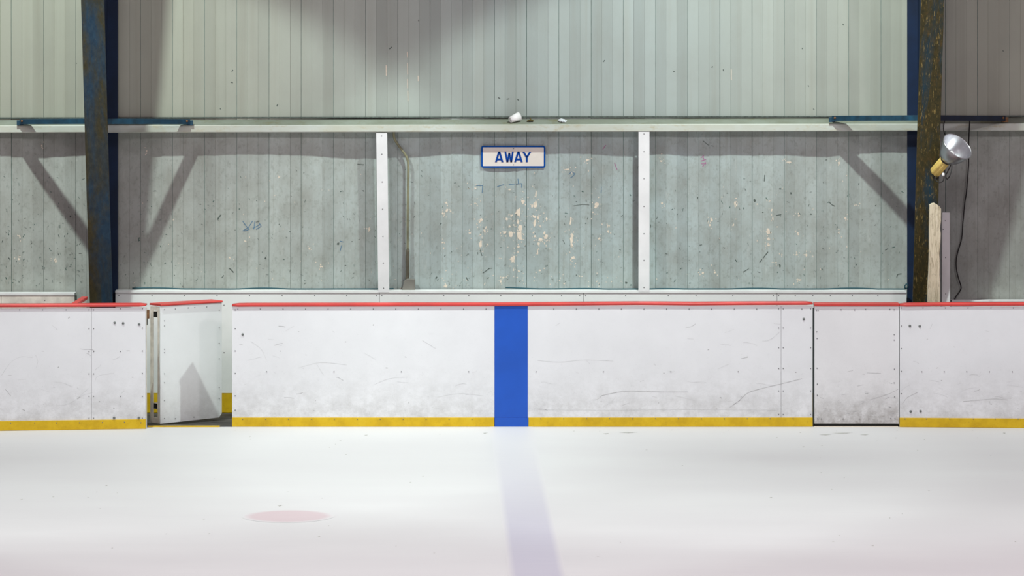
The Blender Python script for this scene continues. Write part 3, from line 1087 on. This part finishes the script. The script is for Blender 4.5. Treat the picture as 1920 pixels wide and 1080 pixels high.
y0 = 0.86
r = thing('white_board', 'narrow white upright board standing right of the rough wooden plank', 'board', (X(1773, y0), y0, 0))
mb = MB()
mb.hull8([(X(1764.8, y0), y0, 0), (X(1782, y0), y0, 0), (X(1764.8, y0), y0 + 0.03, 0), (X(1782, y0), y0 + 0.03, 0),
          (X(1766.6, y0), y0, Z(398.5, y0)), (X(1780.8, y0), y0, Z(398.5, y0)), (X(1766.6, y0), y0 + 0.03, Z(398.5, y0)), (X(1780.8, y0), y0 + 0.03, Z(398.5, y0))], 'post')
mb.build('strip', r, bevel=0.002)
for px, py in ((1772.5, 414), (1773, 483), (1773.2, 551), (1768.5, 430)):
    stud(SCREW_ME, 'screw', r, px, py, y0 - 0.0005)


def look(ax, up=Vector((0, 0, 1))):
    z = ax.normalized()
    x_ = up.cross(z).normalized()
    y_ = z.cross(x_)
    return x_, y_, z


yl = 0.24
neck = Vector((X(1774.5, yl), yl, Z(298.5, yl)))
x_, y_, z_ = look(Vector((0.48, -0.57, 0.66)))
ML = Matrix(((x_.x, y_.x, z_.x, neck.x), (x_.y, y_.y, z_.y, neck.y), (x_.z, y_.z, z_.z, neck.z), (0, 0, 0, 1)))
r = thing('floodlight', 'floodlight with silver bell reflector and tan ballast, fixed to the right column', 'lamp', tuple(neck))
prof = [(0.050, 0.0), (0.068, 0.008), (0.084, 0.022), (0.103, 0.048), (0.119, 0.080), (0.132, 0.115), (0.141, 0.150), (0.146, 0.178)]
mb = MB()
mb.lathe(prof, 'alu_back', ML, 48)
mb.lathe([(a - 0.002, b + 0.001) for a, b in prof], 'alu', ML, 48)
mb.lathe([(0.146, 0.178), (0.150, 0.180), (0.150, 0.183), (0.144, 0.183), (0.144, 0.178)], 'alu', ML, 48)
mb.build('reflector', r, fix=False)
mb = MB()
mb.lathe([(0.001, 0.105), (0.016, 0.100), (0.024, 0.085), (0.026, 0.068), (0.020, 0.045), (0.014, 0.02), (0.014, 0.0)], 'bulb', ML, 20)
mb.build('bulb', r)
mb = MB()
mb.lathe([(0.0, 0.004), (0.050, 0.004), (0.055, 0.0), (0.055, -0.012), (0.049, -0.020)], 'cable_black', ML, 32)
mb.build('collar', r)
mb = MB()
mb.lathe([(0.044, -0.018), (0.052, -0.026), (0.053, -0.178), (0.046, -0.190), (0.0, -0.190)], 'ballast', ML, 48,
         wob=lambda k: 1.0 if k % 6 < 4 else 0.90)
mb.build('ballast_case', r)
mb = MB()
e = ML @ Vector((0.0, -0.02, -0.192))
mb.tube(spline([e, e + Vector((-0.02, 0.03, -0.03)), Vector((X(1759, 0.36), 0.36, Z(335, 0.36))), Vector((X(1757, 0.38), 0.385, Z(322, 0.38)))], 5), 0.008, 'cable_black', 8)
mb.build('mounting_arm', r)
mb = MB()
plug = [(X(a, yl), yl + d, Z(b, yl)) for a, b, d in ((1757, 331, 0.06), (1755, 337, 0.05), (1762, 342.5, 0.03), (1769, 339, 0.02), (1771, 330, 0.02), (1772, 320, 0.04), (1771, 314, 0.05))]
mb.tube(spline(plug, 6), 0.0045, 'cable_black', 7)
loop = [(X(a, yl), yl + d, Z(b, yl)) for a, b, d in ((1783, 302, 0.08), (1784.5, 310, 0.08), (1780, 321, 0.09), (1776, 330, 0.10), (1779, 337, 0.12), (1785, 330, 0.15), (1790, 316, 0.2), (1791, 298, 0.3), (1788, 262, 0.55), (1789.5, 246, 0.8), (1794, 228, 0.84))]
mb.tube(spline(loop, 6), 0.0045, 'cable_black', 7)
mb.build('cord', r)
mb = MB()
p = Vector((X(1769, yl), yl + 0.01, Z(327.5, yl)))
mb.lathe([(0.0, -0.014), (0.011, -0.012), (0.013, 0.0), (0.010, 0.014), (0.0, 0.016)], 'paper', Matrix.Translation(p), 12)
mb.build('plug', r)

cab = [(1818.5, 222, 1.06), (1818, 232, 1.05), (1817, 252, 1.10), (1816, 280, 1.18), (1816, 310, 1.2), (1812, 360, 1.2), (1809, 380, 1.2), (1805.5, 415.5, 1.2), (1803, 446.7, 1.2), (1796, 472, 1.2), (1793, 487, 1.2), (1793, 502, 1.2), (1796.7, 520, 1.2), (1802, 538, 1.2), (1799, 547, 1.2), (1792, 557, 1.2), (1790, 566, 1.2), (1789, 610, 1.2)]
mb = MB()
mb.tube(spline([(X(a, y), y, Z(b, y)) for a, b, y in cab], 5), 0.0055, 'cable_black', 8)
tag(mb.build('hanging_cable', loc=(X(1816, 1.06), 1.06, 2.7)), 'thin black cable hanging crookedly down the shaded wall right of the floodlight', 'cable')

# ------------------------------------------------------------------ dasher boards
def run(y_of, px0, px1, joints, cap_top, kick_top, label, key='board', screws_top=(), extra_screws=(), bolts=(), kick_screws=(), skip_kick=(), end_l=True, end_r=True):
    """a run of boards: facing sheets, kick plate, cap rail, rear frame; pixel edges, wavy cap given as (px, py)"""
    xa, xb = X(px0, y_of(px0)), X(px1, y_of(px1))
    ya, yb = y_of(px0), y_of(px1)
    ym = y_of((px0 + px1) / 2)
    r = thing('dasher_board', label, 'rink boards', ((xa + xb) / 2, ym, 0.0), group='runs of rink boards')

    def P_(px, d=0.0):
        y = y_of(px)
        return X(px, y), y + d

    def slab(pa, pb, d0, d1, z0, z1, key, nm, bev=0.002, gap=0.0):
        (x0, y0), (x1, y1) = P_(pa), P_(pb)
        x0, x1 = x0 + gap, x1 - gap
        mb = MB()
        mb.hull8([(x0, y0 + d0, z0), (x1, y1 + d0, z0), (x0, y0 + d1, z0), (x1, y1 + d1, z0),
                  (x0, y0 + d0, z1), (x1, y1 + d0, z1), (x0, y0 + d1, z1), (x1, y1 + d1, z1)], key)
        return mb.build(nm, r, bevel=bev)

    def capz(px):
        for (a, va), (b, vb) in zip(cap_top, cap_top[1:]):
            if a <= px <= b:
                return va + (vb - va) * (px - a) / (b - a)
        return cap_top[0][1] if px < cap_top[0][0] else cap_top[-1][1]

    edges = [px0] + list(joints) + [px1]
    for a, b in zip(edges, edges[1:]):
        slab(a, b, 0.0, 0.013, kick_top - 0.003, 1.0775, key, 'facing_panel', gap=0.001)
    ks = [px0] + [v for ab in skip_kick for v in ab] + [px1]
    for a, b in zip(ks[::2], ks[1::2]):
        slab(a, b, -0.005, 0.013, 0.001, kick_top, 'yellow', 'kick_plate')
    slab(px0, px1, 0.0135, 0.03, 0.0, 1.068, 'seam_soft', 'frame_sheet', 0)
    slab(px0, px1, 0.10, 0.112, 0.0, 1.068, 'board_dado', 'rear_panel', 0)
    if end_l:
        slab(px0, px0 + 5, 0.03, 0.10, 0.0, 1.068, 'steel_pale', 'end_post', 0)
    if end_r:
        slab(px1 - 5, px1, 0.03, 0.10, 0.0, 1.068, 'steel_pale', 'end_post', 0)
    # cap rail: a wavy rounded bar
    mb = MB()
    n = max(8, int((px1 - px0) / 12))
    prof = [(-0.010, -0.026), (-0.014, -0.021), (-0.014, -0.006), (-0.008, 0.0), (0.118, 0.0), (0.124, -0.007), (0.124, -0.026)]
    vs, fs = [], []
    m_ = len(prof)
    for i in range(n + 1):
        px = px0 + (px1 - px0) * i / n
        xx, yy = P_(px)
        py = capz(px)
        zt_ = Z(py, yy - 0.012)
        k = 1.0
        if (i == 0 and end_l) or (i == n and end_r):
            k = 0.55
        for d, h in prof:
            vs.append((xx, yy + d, zt_ + (h if k == 1.0 else -0.014 + (h + 0.014) * k)))
    for i in range(n):
        for k in range(m_):
            k2 = (k + 1) % m_
            fs.append((i * m_ + k, i * m_ + k2, (i + 1) * m_ + k2, (i + 1) * m_ + k))
    fs += [tuple(range(m_)), tuple(range(n * m_ + m_ - 1, n * m_ - 1, -1))]
    mb.add(vs, fs, 'red', True)
    mb.build('cap_rail', r)
    for px, py in screws_top:
        stud(SCREW_ME, 'screw', r, px, py, y_of(px) - 0.0003)
    for px, py in extra_screws:
        stud(SCREW_ME, 'screw', r, px, py, y_of(px) - 0.0003)
    for px, py in kick_screws:
        stud(SCREW_ME, 'screw', r, px, py, y_of(px) - 0.0055)
    for px, py in bolts:
        stud(BOLT_ME, 'bolt', r, px, py, y_of(px) - (0.0003 if py < 779 else 0.0055))
    return r, slab, P_


def scratches(parent_slab, r, y_of, strokes, name='scratch_marks'):
    pass


def board_marks(r, y_of, strokes, nrand, px0, px1, seed, name):
    """skate and puck marks: thin slivers lying on the facing, one part with its own look"""
    rg = random.Random(seed)
    mb = MB()

    def stroke(pts, w, key):
        for (a, b), (c, d) in zip(pts, pts[1:]):
            y0, y1 = y_of(a) - 0.0006, y_of(c) - 0.0006
            x0, z0, x1, z1 = X(a, y0), Z(b, y0), X(c, y1), Z(d, y1)
            v = Vector((x1 - x0, z1 - z0))
            if v.length < 1e-6:
                continue
            n = Vector((-v.y, v.x)).normalized() * (w / 420)
            mb.add([(x0 + n.x, y0, z0 + n.y), (x0 - n.x, y0, z0 - n.y), (x1 - n.x, y1, z1 - n.y), (x1 + n.x, y1, z1 + n.y)], [(0, 1, 2, 3)], key)

    for pts, w, key in strokes:
        stroke([(p.x, p.y) for p in spline([(a, b, 0) for a, b in pts], 6)], w, key)
    for _ in range(nrand):
        px = rg.uniform(px0 + 8, px1 - 30)
        py = 600 + 172 * rg.random() ** 0.6
        L = rg.uniform(3, 26) * (0.5 + rg.random())
        a = rg.gauss(0, 0.4)
        pts = [(px, py)]
        for q in range(4):
            nx, ny = pts[-1][0] + L / 4 * math.cos(a), pts[-1][1] + L / 4 * math.sin(a)
            if nx > px1 - 4 or ny > 777:
                break
            pts.append((nx, ny))
            a += rg.gauss(0, 0.18)
        stroke(pts, rg.uniform(0.4, 0.9), rg.choice(('scratch_soft', 'scratch_soft', 'scratch_soft', 'scratch')))
    for _ in range(nrand // 2):
        px, py = rg.uniform(px0 + 8, px1 - 12), 590 + 182 * rg.random() ** 0.6
        stroke([(px, py), (px + rg.uniform(1, 4), py + rg.uniform(-2, 2))], rg.uniform(0.7, 1.8), rg.choice(('scratch', 'scratch_soft', 'mark')))
    o = mb.build(name, r, fix=False)
    o['kind'] = 'stuff'
    return o


# left run: comes a little nearer to the rink toward the left
yl_of = lambda px: -0.335 + (px / 273.0) * 0.155
rows = [581, 616, 659, 701, 743, 784]
rL, slabL, PL = run(yl_of, -420, 273, [-250, 171.5], [(-420, 571), (60, 570.8), (273, 569.5)], 0.086,
                    'white rink boards with red cap at the far left, ending at the open gate',
                    screws_top=[(37, 581), (80, 581), (124, 581), (226, 579)],
                    extra_screws=[(167, y) for y in rows] + [(175.5, y) for y in rows] + [(267, y) for y in (579, 615, 658, 700, 743, 784)] + [(226, 659), (226, 743)],
                    bolts=[(215, 605), (231, 606), (261, 608), (214, 783.5), (260.5, 783.5)],
                    kick_screws=[(20, 793.5), (65, 793), (106, 793), (149, 792.5), (192, 792), (233.5, 791.5), (264, 792.5)], end_l=False)
board_marks(rL, yl_of, [([(2, 705), (20, 680), (40, 669), (62, 671)], 0.8, 'scratch_soft'), ([(98, 716), (118, 718), (136, 726)], 0.8, 'scratch_soft'),
                        ([(95, 760), (118, 760), (138, 752), (150, 742), (166, 728)], 0.9, 'scratch_soft'), ([(178, 716), (182, 706), (196, 702), (214, 700)], 0.6, 'scratch_soft'),
                        ([(98, 610), (108, 619)], 0.7, 'scratch_soft'), ([(128, 597), (131, 594)], 1.4, 'mark'), ([(145, 748), (150, 744)], 2.0, 'scratch'), ([(42, 768), (47, 770)], 1.6, 'scratch'), ([(10, 730), (20, 742)], 1.0, 'scratch')], 16, -20, 268, 5, 'scuff_marks')

# long middle run with the blue line
yc_of = lambda px: -0.02
top = [434 + 12 + 42.3 * k for k in range(26)]
jr = (579, 615, 652, 691, 733, 777)
rC, slabC, PC = run(yc_of, 435, 1523.8, [1464.5], [(435, 570), (470, 569.5), (700, 569.2), (930, 568.5), (1100, 567.5), (1200, 566.8), (1300, 567.6), (1420, 566.8), (1524, 566.5)], 0.083,
                    'long white middle run of rink boards carrying the vertical blue line stripe',
                    screws_top=[(px, 579.5) for px in top if not 922 < px < 996 and abs(px - 1464) > 8 and px < 1515],
                    extra_screws=[(1460, y) for y in jr] + [(1468.5, y) for y in jr] + [(1520, y) for y in jr] + [(441, y) for y in (581, 616, 658, 700, 742, 769)]
                    + [(500 + 126.3 * k, 697) for k in range(8) if not 920 < 500 + 126.3 * k < 998],
                    bolts=[(455, 627), (1507, 598)],
                    kick_screws=[(455 + 43 * k, 786 - 1.0 * (k > 12)) for k in range(25) if not 920 < 455 + 43 * k < 998], skip_kick=[(927, 990.5)])
board_marks(rC, yc_of, [([(1128, 742), (1150, 737), (1180, 733.5), (1240, 735), (1290, 735)], 1.1, 'scratch'), ([(1266, 742), (1290, 748), (1318, 756)], 0.9, 'scratch_soft'),
                        ([(1368, 764), (1385, 752), (1402, 737), (1430, 728), (1460, 721), (1504, 710)], 1.2, 'scratch'), ([(1388, 750), (1380, 758)], 1.0, 'scratch_soft'),
                        ([(1130, 764), (1146, 754), (1154, 744)], 0.7, 'scratch_soft'), ([(1008, 676), (1050, 679), (1095, 675), (1150, 677)], 0.8, 'scratch_soft'), ([(1346, 692), (1368, 682)], 0.8, 'scratch_soft'),
                        ([(1010, 768.5), (1150, 769), (1300, 768), (1460, 769)], 0.6, 'scratch_soft'), ([(560, 690), (600, 680), (650, 684)], 0.7, 'scratch_soft'), ([(1390, 672), (1402, 670)], 1.0, 'scratch'),
                        ([(470, 640), (490, 655), (500, 676)], 0.6, 'scratch_soft'), ([(700, 722), (730, 710), (765, 707)], 0.6, 'scratch_soft'), ([(820, 745), (860, 738), (905, 742)], 0.6, 'scratch_soft')], 60, 440, 1518, 9, 'scuff_marks')
mb = MB()
for z0, z1, d in ((0.0835, 1.0765, -0.003), (0.002, 0.0825, -0.0075)):
    pa, pb = (927.2, 989.6) if z0 > 0.05 else (927.6, 990.8)
    (x0, y0), (x1, y1) = PC(pa), PC(pb)
    yy = min(y0, y1)
    mb.box(x0, x1, yy + d, yy + 0.013, z0, z1, 'blue_board')
o = mb.build('blue_line_stripe', rC, bevel=0.0015)
o['label'] = 'bright blue vertical line stripe'

# right run
yr_of = lambda px: -0.05 - 0.06 * (px - 1687) / 233.0
rR, slabR, PR = run(yr_of, 1687, 2360, [2130], [(1687, 569.6), (1760, 568.4), (1850, 568), (1920, 567.8), (2360, 567)], 0.084,
                    'white rink boards with red cap at the far right, below the floodlight',
                    screws_top=[(px, 577.5) for px in (1690, 1730.5, 1772.5, 1815, 1858, 1900)],
                    extra_screws=[(1690, y) for y in (611, 653.5, 696, 738)] + [(px, 697) for px in (1728.5, 1770.5, 1812.5, 1855, 1898)],
                    bolts=[(1706, 611), (1724.5, 611.5), (1707.5, 771.5), (1726, 771)],
                    kick_screws=[(px, 785.5) for px in (1697, 1737, 1780.5, 1825, 1866, 1909)], end_r=False)
board_marks(rR, yr_of, [([(1806, 753), (1840, 750), (1866, 748), (1890, 750)], 1.1, 'scratch'), ([(1692, 757), (1702, 745), (1720, 736)], 0.9, 'scratch'), ([(1744, 617), (1748, 607)], 0.9, 'scratch_soft'),
                        ([(1888, 722), (1918, 726)], 0.8, 'scratch_soft'), ([(1690, 732), (1700, 725), (1706, 722)], 0.6, 'scratch_soft')], 18, 1690, 1930, 13, 'scuff_marks')

# return board with red top behind the left column
y0, y1 = -0.08, 0.62
r = thing('return_board', 'red capped return board running back behind the boards, left of the left column', 'rink boards', (X(150, 0.3), 0.3, 0))
mb = MB()
mb.box(X(147, 0.3), X(154, 0.3), y0, y1, 0.0, 1.085, 'steel_pale')
mb.build('panel', r)
mb = MB()
mb.box(X(144.5, 0.3), X(156, 0.3), y0, y1 + 0.01, 1.0855, 1.112, 'red')
mb.build('cap_rail', r, bevel=0.005)

# ------------------------------------------------------------------ the open gate
def gate(name, label, loc, rotz, w, z0, ztop, key, open_):
    r = thing(name, label, 'gate', loc, rotz, 'bench gates')

    def bx(nm, x0, x1, ya, yb, za, zb, k, bev=0.002):
        mb = MB()
        mb.box(x0, x1, ya, yb, za, zb, k)
        return mb.build(nm, r, local=True, bevel=bev)

    mb = MB()
    c = 0.03 if open_ else 0.0
    mb.prism([(0, z0), (w - c, z0 + (0.012 if open_ else 0)), (w, z0 + c * 1.6), (w, ztop - (0.0195 if open_ else 0.0275)), (0, ztop - (0.0195 if open_ else 0.0275))], 0.0, 0.012, key)
    mb.build('facing_panel', r, local=True, bevel=0.002)
    c2 = 0.019 if open_ else 0.027
    T = 0.165 if open_ else 0.105
    bx('front_upright', 0.0, 0.012, 0.0125, 0.045, z0, ztop - 0.03, 'steel_pale')
    bx('rear_upright', 0.0, 0.012, T - 0.045, T, z0, ztop - 0.03, 'steel_pale')
    bx('front_upright', w - 0.035, w, 0.0125, 0.045, z0 + 0.06, ztop - 0.03, 'steel_pale')
    bx('rear_upright', w - 0.035, w, T - 0.05, T, z0 + 0.06, ztop - 0.03, 'steel_pale')
    for za in (z0 + 0.125, ztop - 0.125):
        # square tubes across, open at the ends
        mb = MB()
        a, b, h = 0.0455, T - 0.0505, 0.055
        t = 0.003
        for (ya, yb, zb, zc) in ((a, b, za, za + t), (a, b, za + h - t, za + h), (a, a + t, za + t, za + h - t), (b - t, b, za + t, za + h - t)):
            mb.box(0.0, w, ya, yb, zb, zc, 'steel_pale')
        o_ = mb.build('cross_tube', r, local=True)
        mb = MB()
        mb.box(0.004, 0.006, a + t, b - t, za + t, za + h - t, 'black')  # black plate painting the shade inside the open tube end
        mb.build('tube_end_shade', o_, local=True)
    bx('end_block', 0.002, 0.03, 0.0455, T - 0.0505, z0, z0 + 0.05, 'steel_pale')
    bx('end_block', 0.002, 0.03, 0.0455, T - 0.0505, ztop - 0.062, ztop - 0.03, 'steel_pale')
    mb = MB()
    prof = [(-0.010, ztop - c2), (-0.014, ztop - c2 + 0.005), (-0.014, ztop - 0.006), (-0.008, ztop), (T + 0.004, ztop), (T + 0.01, ztop - 0.006), (T + 0.01, ztop - c2)]
    mb.prism(prof, -0.002, w + 0.002, 'red', 'x')
    mb.build('cap_rail', r, local=True, bevel=0.003)
    return r


GZ = 1.087
ang = math.radians(39)
gy = 0.08
gl = (X(300.5, gy), gy, 0.0)
gw = 0.665
g = gate('bench_gate', 'white bench gate with red cap standing open, left of the long middle boards', gl, ang, gw, 0.014, GZ, 'board_open', True)
for u, zz in [(0.045, v) for v in (1.035, 0.935, 0.89, 0.68, 0.65, 0.46, 0.38, 0.22, 0.06)] + [(gw - 0.03, v) for v in (1.0, 0.84, 0.70, 0.56, 0.30, 0.2)] + [(0.16, 1.035), (0.30, 1.037), (0.37, 1.037), (0.50, 1.036), (0.16, 0.05), (0.36, 0.05)]:
    stud(SCREW_ME, 'screw', g, 0, 0, local=(u, -0.0004, zz))
# hinge bracket on the left board's end
mb = MB()
y0 = -0.05
mb.box(X(273.4, y0), X(280, y0), y0 - 0.03, y0 + 0.02, Z(597, y0), Z(581, y0), 'rust')
mb.box(X(273.4, y0), X(276.5, y0), y0 - 0.03, y0 + 0.02, Z(609, y0), Z(597, y0), 'black')
o = mb.build('gate_latch', loc=(X(275, y0), y0, Z(595, y0)))
tag(o, 'rusty latch bracket on the end of the left boards, in the open gateway', 'latch')

# ------------------------------------------------------------------ the closed gate
gy = -0.035
g2w = X(1685.6, gy) - X(1527.2, gy)
g2 = gate('bench_gate', 'white bench gate standing closed, grimy at the bottom, without a yellow strip', (X(1527.2, gy), gy, 0.0), 0.0, g2w, 0.030, 1.104, 'board_gate', False)
for px, py in [(1531, 581.5), (1534, 581.5), (1577, 580.5), (1602.5, 581), (1623, 580), (1668.5, 580), (1676.5, 580.5), (1531.5, 622), (1532, 634.5), (1676.5, 627.5), (1676.5, 637.5), (1532, 690.5), (1677, 692),
               (1532.5, 720), (1676.5, 718), (1532.5, 741), (1677.5, 744), (1533, 785), (1540, 785.5), (1581, 785.5), (1611.5, 785.5), (1629, 785.5), (1670, 785), (1678, 785)]:
    p = (X(px, gy) - g2.location.x, -0.0004, Z(py, gy))
    stud(SCREW_ME, 'screw', g2, 0, 0, local=p)
mb = MB()
mb.box(-0.0135, -0.0005, 0.006, 0.03, 0.03, 1.06, 'seam')  # added dark strip that paints the shade of the gap
o = mb.build('gate_gap_shade', g2, local=True)
o['label'] = 'dark strip standing in for the shade in the gap beside the gate'
mb = MB()
rg = random.Random(3)
for k in range(34):
    px = rg.uniform(1535, 1672)
    py = 690 + 92 * rg.random() ** 0.6
    L = rg.uniform(2, 14)
    a = rg.gauss(-0.1, 0.4)
    x0, z0 = X(px, gy), Z(py, gy)
    x1, z1 = X(min(px + L * math.cos(a), 1680), gy), Z(min(py + L * math.sin(a), 786), gy)
    w = rg.uniform(0.001, 0.002)
    mb.add([(x0, gy - 0.0006, z0 - w), (x1, gy - 0.0006, z1 - w), (x1, gy - 0.0006, z1 + w), (x0, gy - 0.0006, z0 + w)], [(0, 1, 2, 3)], rg.choice(('scratch', 'scratch_soft', 'mark')))
for pts in ([(1630, 750), (1650, 744), (1668, 738), (1684, 730)], [(1625, 699), (1652, 700)], [(1670, 782), (1678, 776)]):
    for (a, b), (c, d) in zip(pts, pts[1:]):
        mb.add([(X(a, gy), gy - 0.0006, Z(b, gy) - 0.0018), (X(c, gy), gy - 0.0006, Z(d, gy) - 0.0018), (X(c, gy), gy - 0.0006, Z(d, gy) + 0.0018), (X(a, gy), gy - 0.0006, Z(b, gy) + 0.0018)], [(0, 1, 2, 3)], 'scratch')
o = mb.build('scuff_marks', g2, fix=False)
o['kind'] = 'stuff'

# thresholds under both gates
mb = MB()
mb.box(X(274, -0.1), X(434, -0.1), -0.03, 0.10, 0.0, 0.006, 'rubber')
mb.box(X(276, -0.1), X(411, -0.1), -0.055, -0.03, 0.0, 0.012, 'yellow')
o = mb.build('threshold', loc=(X(350, -0.05), -0.05, 0.0))
tag(o, 'worn threshold with a yellow edge in the open gateway', 'threshold')
mb = MB()
mb.box(X(1527, 0), X(1686, 0), -0.02, 0.10, 0.0, 0.012, 'black')
mb.box(X(1527, -0.05), X(1684, -0.05), -0.045, -0.02, 0.0, 0.006, 'flake')
o = mb.build('threshold', loc=(X(1606, 0), 0.0, 0.0))
tag(o, 'dark threshold with a pale edge under the closed gate', 'threshold')

# ------------------------------------------------------------------ lights
def spot(name, loc, power, half_deg, blend, col, radius=0.09, aim=None):
    l = bpy.data.lights.new(name, 'SPOT')
    l.energy = power
    l.spot_size = math.radians(half_deg * 2)
    l.spot_blend = blend
    l.shadow_soft_size = radius
    l.color = col
    o = bpy.data.objects.new(name, l)
    C.objects.link(o)
    o.location = loc
    if aim is not None:
        d = Vector(aim) - Vector(loc)
        o.rotation_euler = d.to_track_quat('-Z', 'Y').to_euler()
    return o


def area(name, loc, power, sx, sy, col, rot=(0, 0, 0)):
    l = bpy.data.lights.new(name, 'AREA')
    l.shape = 'RECTANGLE'
    l.size, l.size_y = sx, sy
    l.energy = power
    l.color = col
    o = bpy.data.objects.new(name, l)
    C.objects.link(o)
    o.location = loc
    o.rotation_euler = rot
    return o


GREEN = (0.89, 1.0, 0.955)
PINK = (1.0, 0.90, 0.945)


def high_bay(loc, power, col, half=48, spread=None):
    """a reflector high bay: batwing spread, sharp cut-off at the reflector's rim"""
    o = spot('high_bay_lamp', loc, power, half, 0.14, col, 0.09 if half < 60 else 0.5)
    spread = spread or SPREAD
    l = o.data
    l.use_nodes = True
    t = l.node_tree
    em = next(n for n in t.nodes if n.type == 'EMISSION')
    tc = t.nodes.new('ShaderNodeTexCoord')
    sx = t.nodes.new('ShaderNodeSeparateXYZ')
    ab = t.nodes.new('ShaderNodeMath')
    ab.operation = 'ABSOLUTE'
    ac = t.nodes.new('ShaderNodeMath')
    ac.operation = 'ARCCOSINE'
    mr = t.nodes.new('ShaderNodeMapRange')
    mr.inputs['From Max'].default_value = math.radians(90)
    rp = t.nodes.new('ShaderNodeValToRGB')
    el = rp.color_ramp.elements
    for deg, v in spread[1:-1]:
        el.new(deg / 90)
    for e, (deg, v) in zip(el, spread):
        e.position = deg / 90
        e.color = (v, v, v, 1)
    t.links.new(tc.outputs['Normal'], sx.inputs[0])
    t.links.new(sx.outputs['Z'], ab.inputs[0])
    t.links.new(ab.outputs[0], ac.inputs[0])
    t.links.new(ac.outputs[0], mr.inputs['Value'])
    t.links.new(mr.outputs['Result'], rp.inputs['Fac'])
    t.links.new(rp.outputs['Color'], em.inputs['Strength'])
    return o


SPREAD = [(0, 0.45), (17, 0.76), (30, 0.98), (36, 0.63), (43, 0.57), (90, 0.5)]
WIDE = [(0, 2.0), (35, 1.8), (52, 1.0), (72, 0.9), (90, 0.8)]
high_bay((-4.27, -2.25, 7.65), 1830, GREEN)
high_bay((2.12, -2.25, 7.65), 1880, GREEN)
for xx, pw in ((-10.2, 380), (-4.1, 420), (2.1, 520), (8.3, 850)):
    high_bay((xx, -12.0, 7.65), pw, PINK, 84, WIDE)

w = bpy.data.worlds.new('hall')
bpy.context.scene.world = w
w.use_nodes = True
bg = w.node_tree.nodes['Background']
bg.inputs['Color'].default_value = (1.0, 0.74, 0.87, 1)
bg.inputs['Strength'].default_value = 0.17

# ------------------------------------------------------------------ camera
cd = bpy.data.cameras.new('camera')
cam = bpy.data.objects.new('camera', cd)
C.objects.link(cam)
cam.location = (0, CAMY, CAMZ)
cam.rotation_euler = (math.radians(90), 0, 0)
cd.sensor_width = 36.0
cd.lens = F / 1920.0 * 36.0
cd.shift_y = -(540 - HOR) / 1920.0
cd.clip_end = 200
sc = bpy.context.scene
sc.camera = cam
vs = sc.view_settings
vs.view_transform = 'Standard'
vs.look = 'None'
vs.exposure = 0.10
vs.gamma = 1.0
vs.use_curve_mapping = False
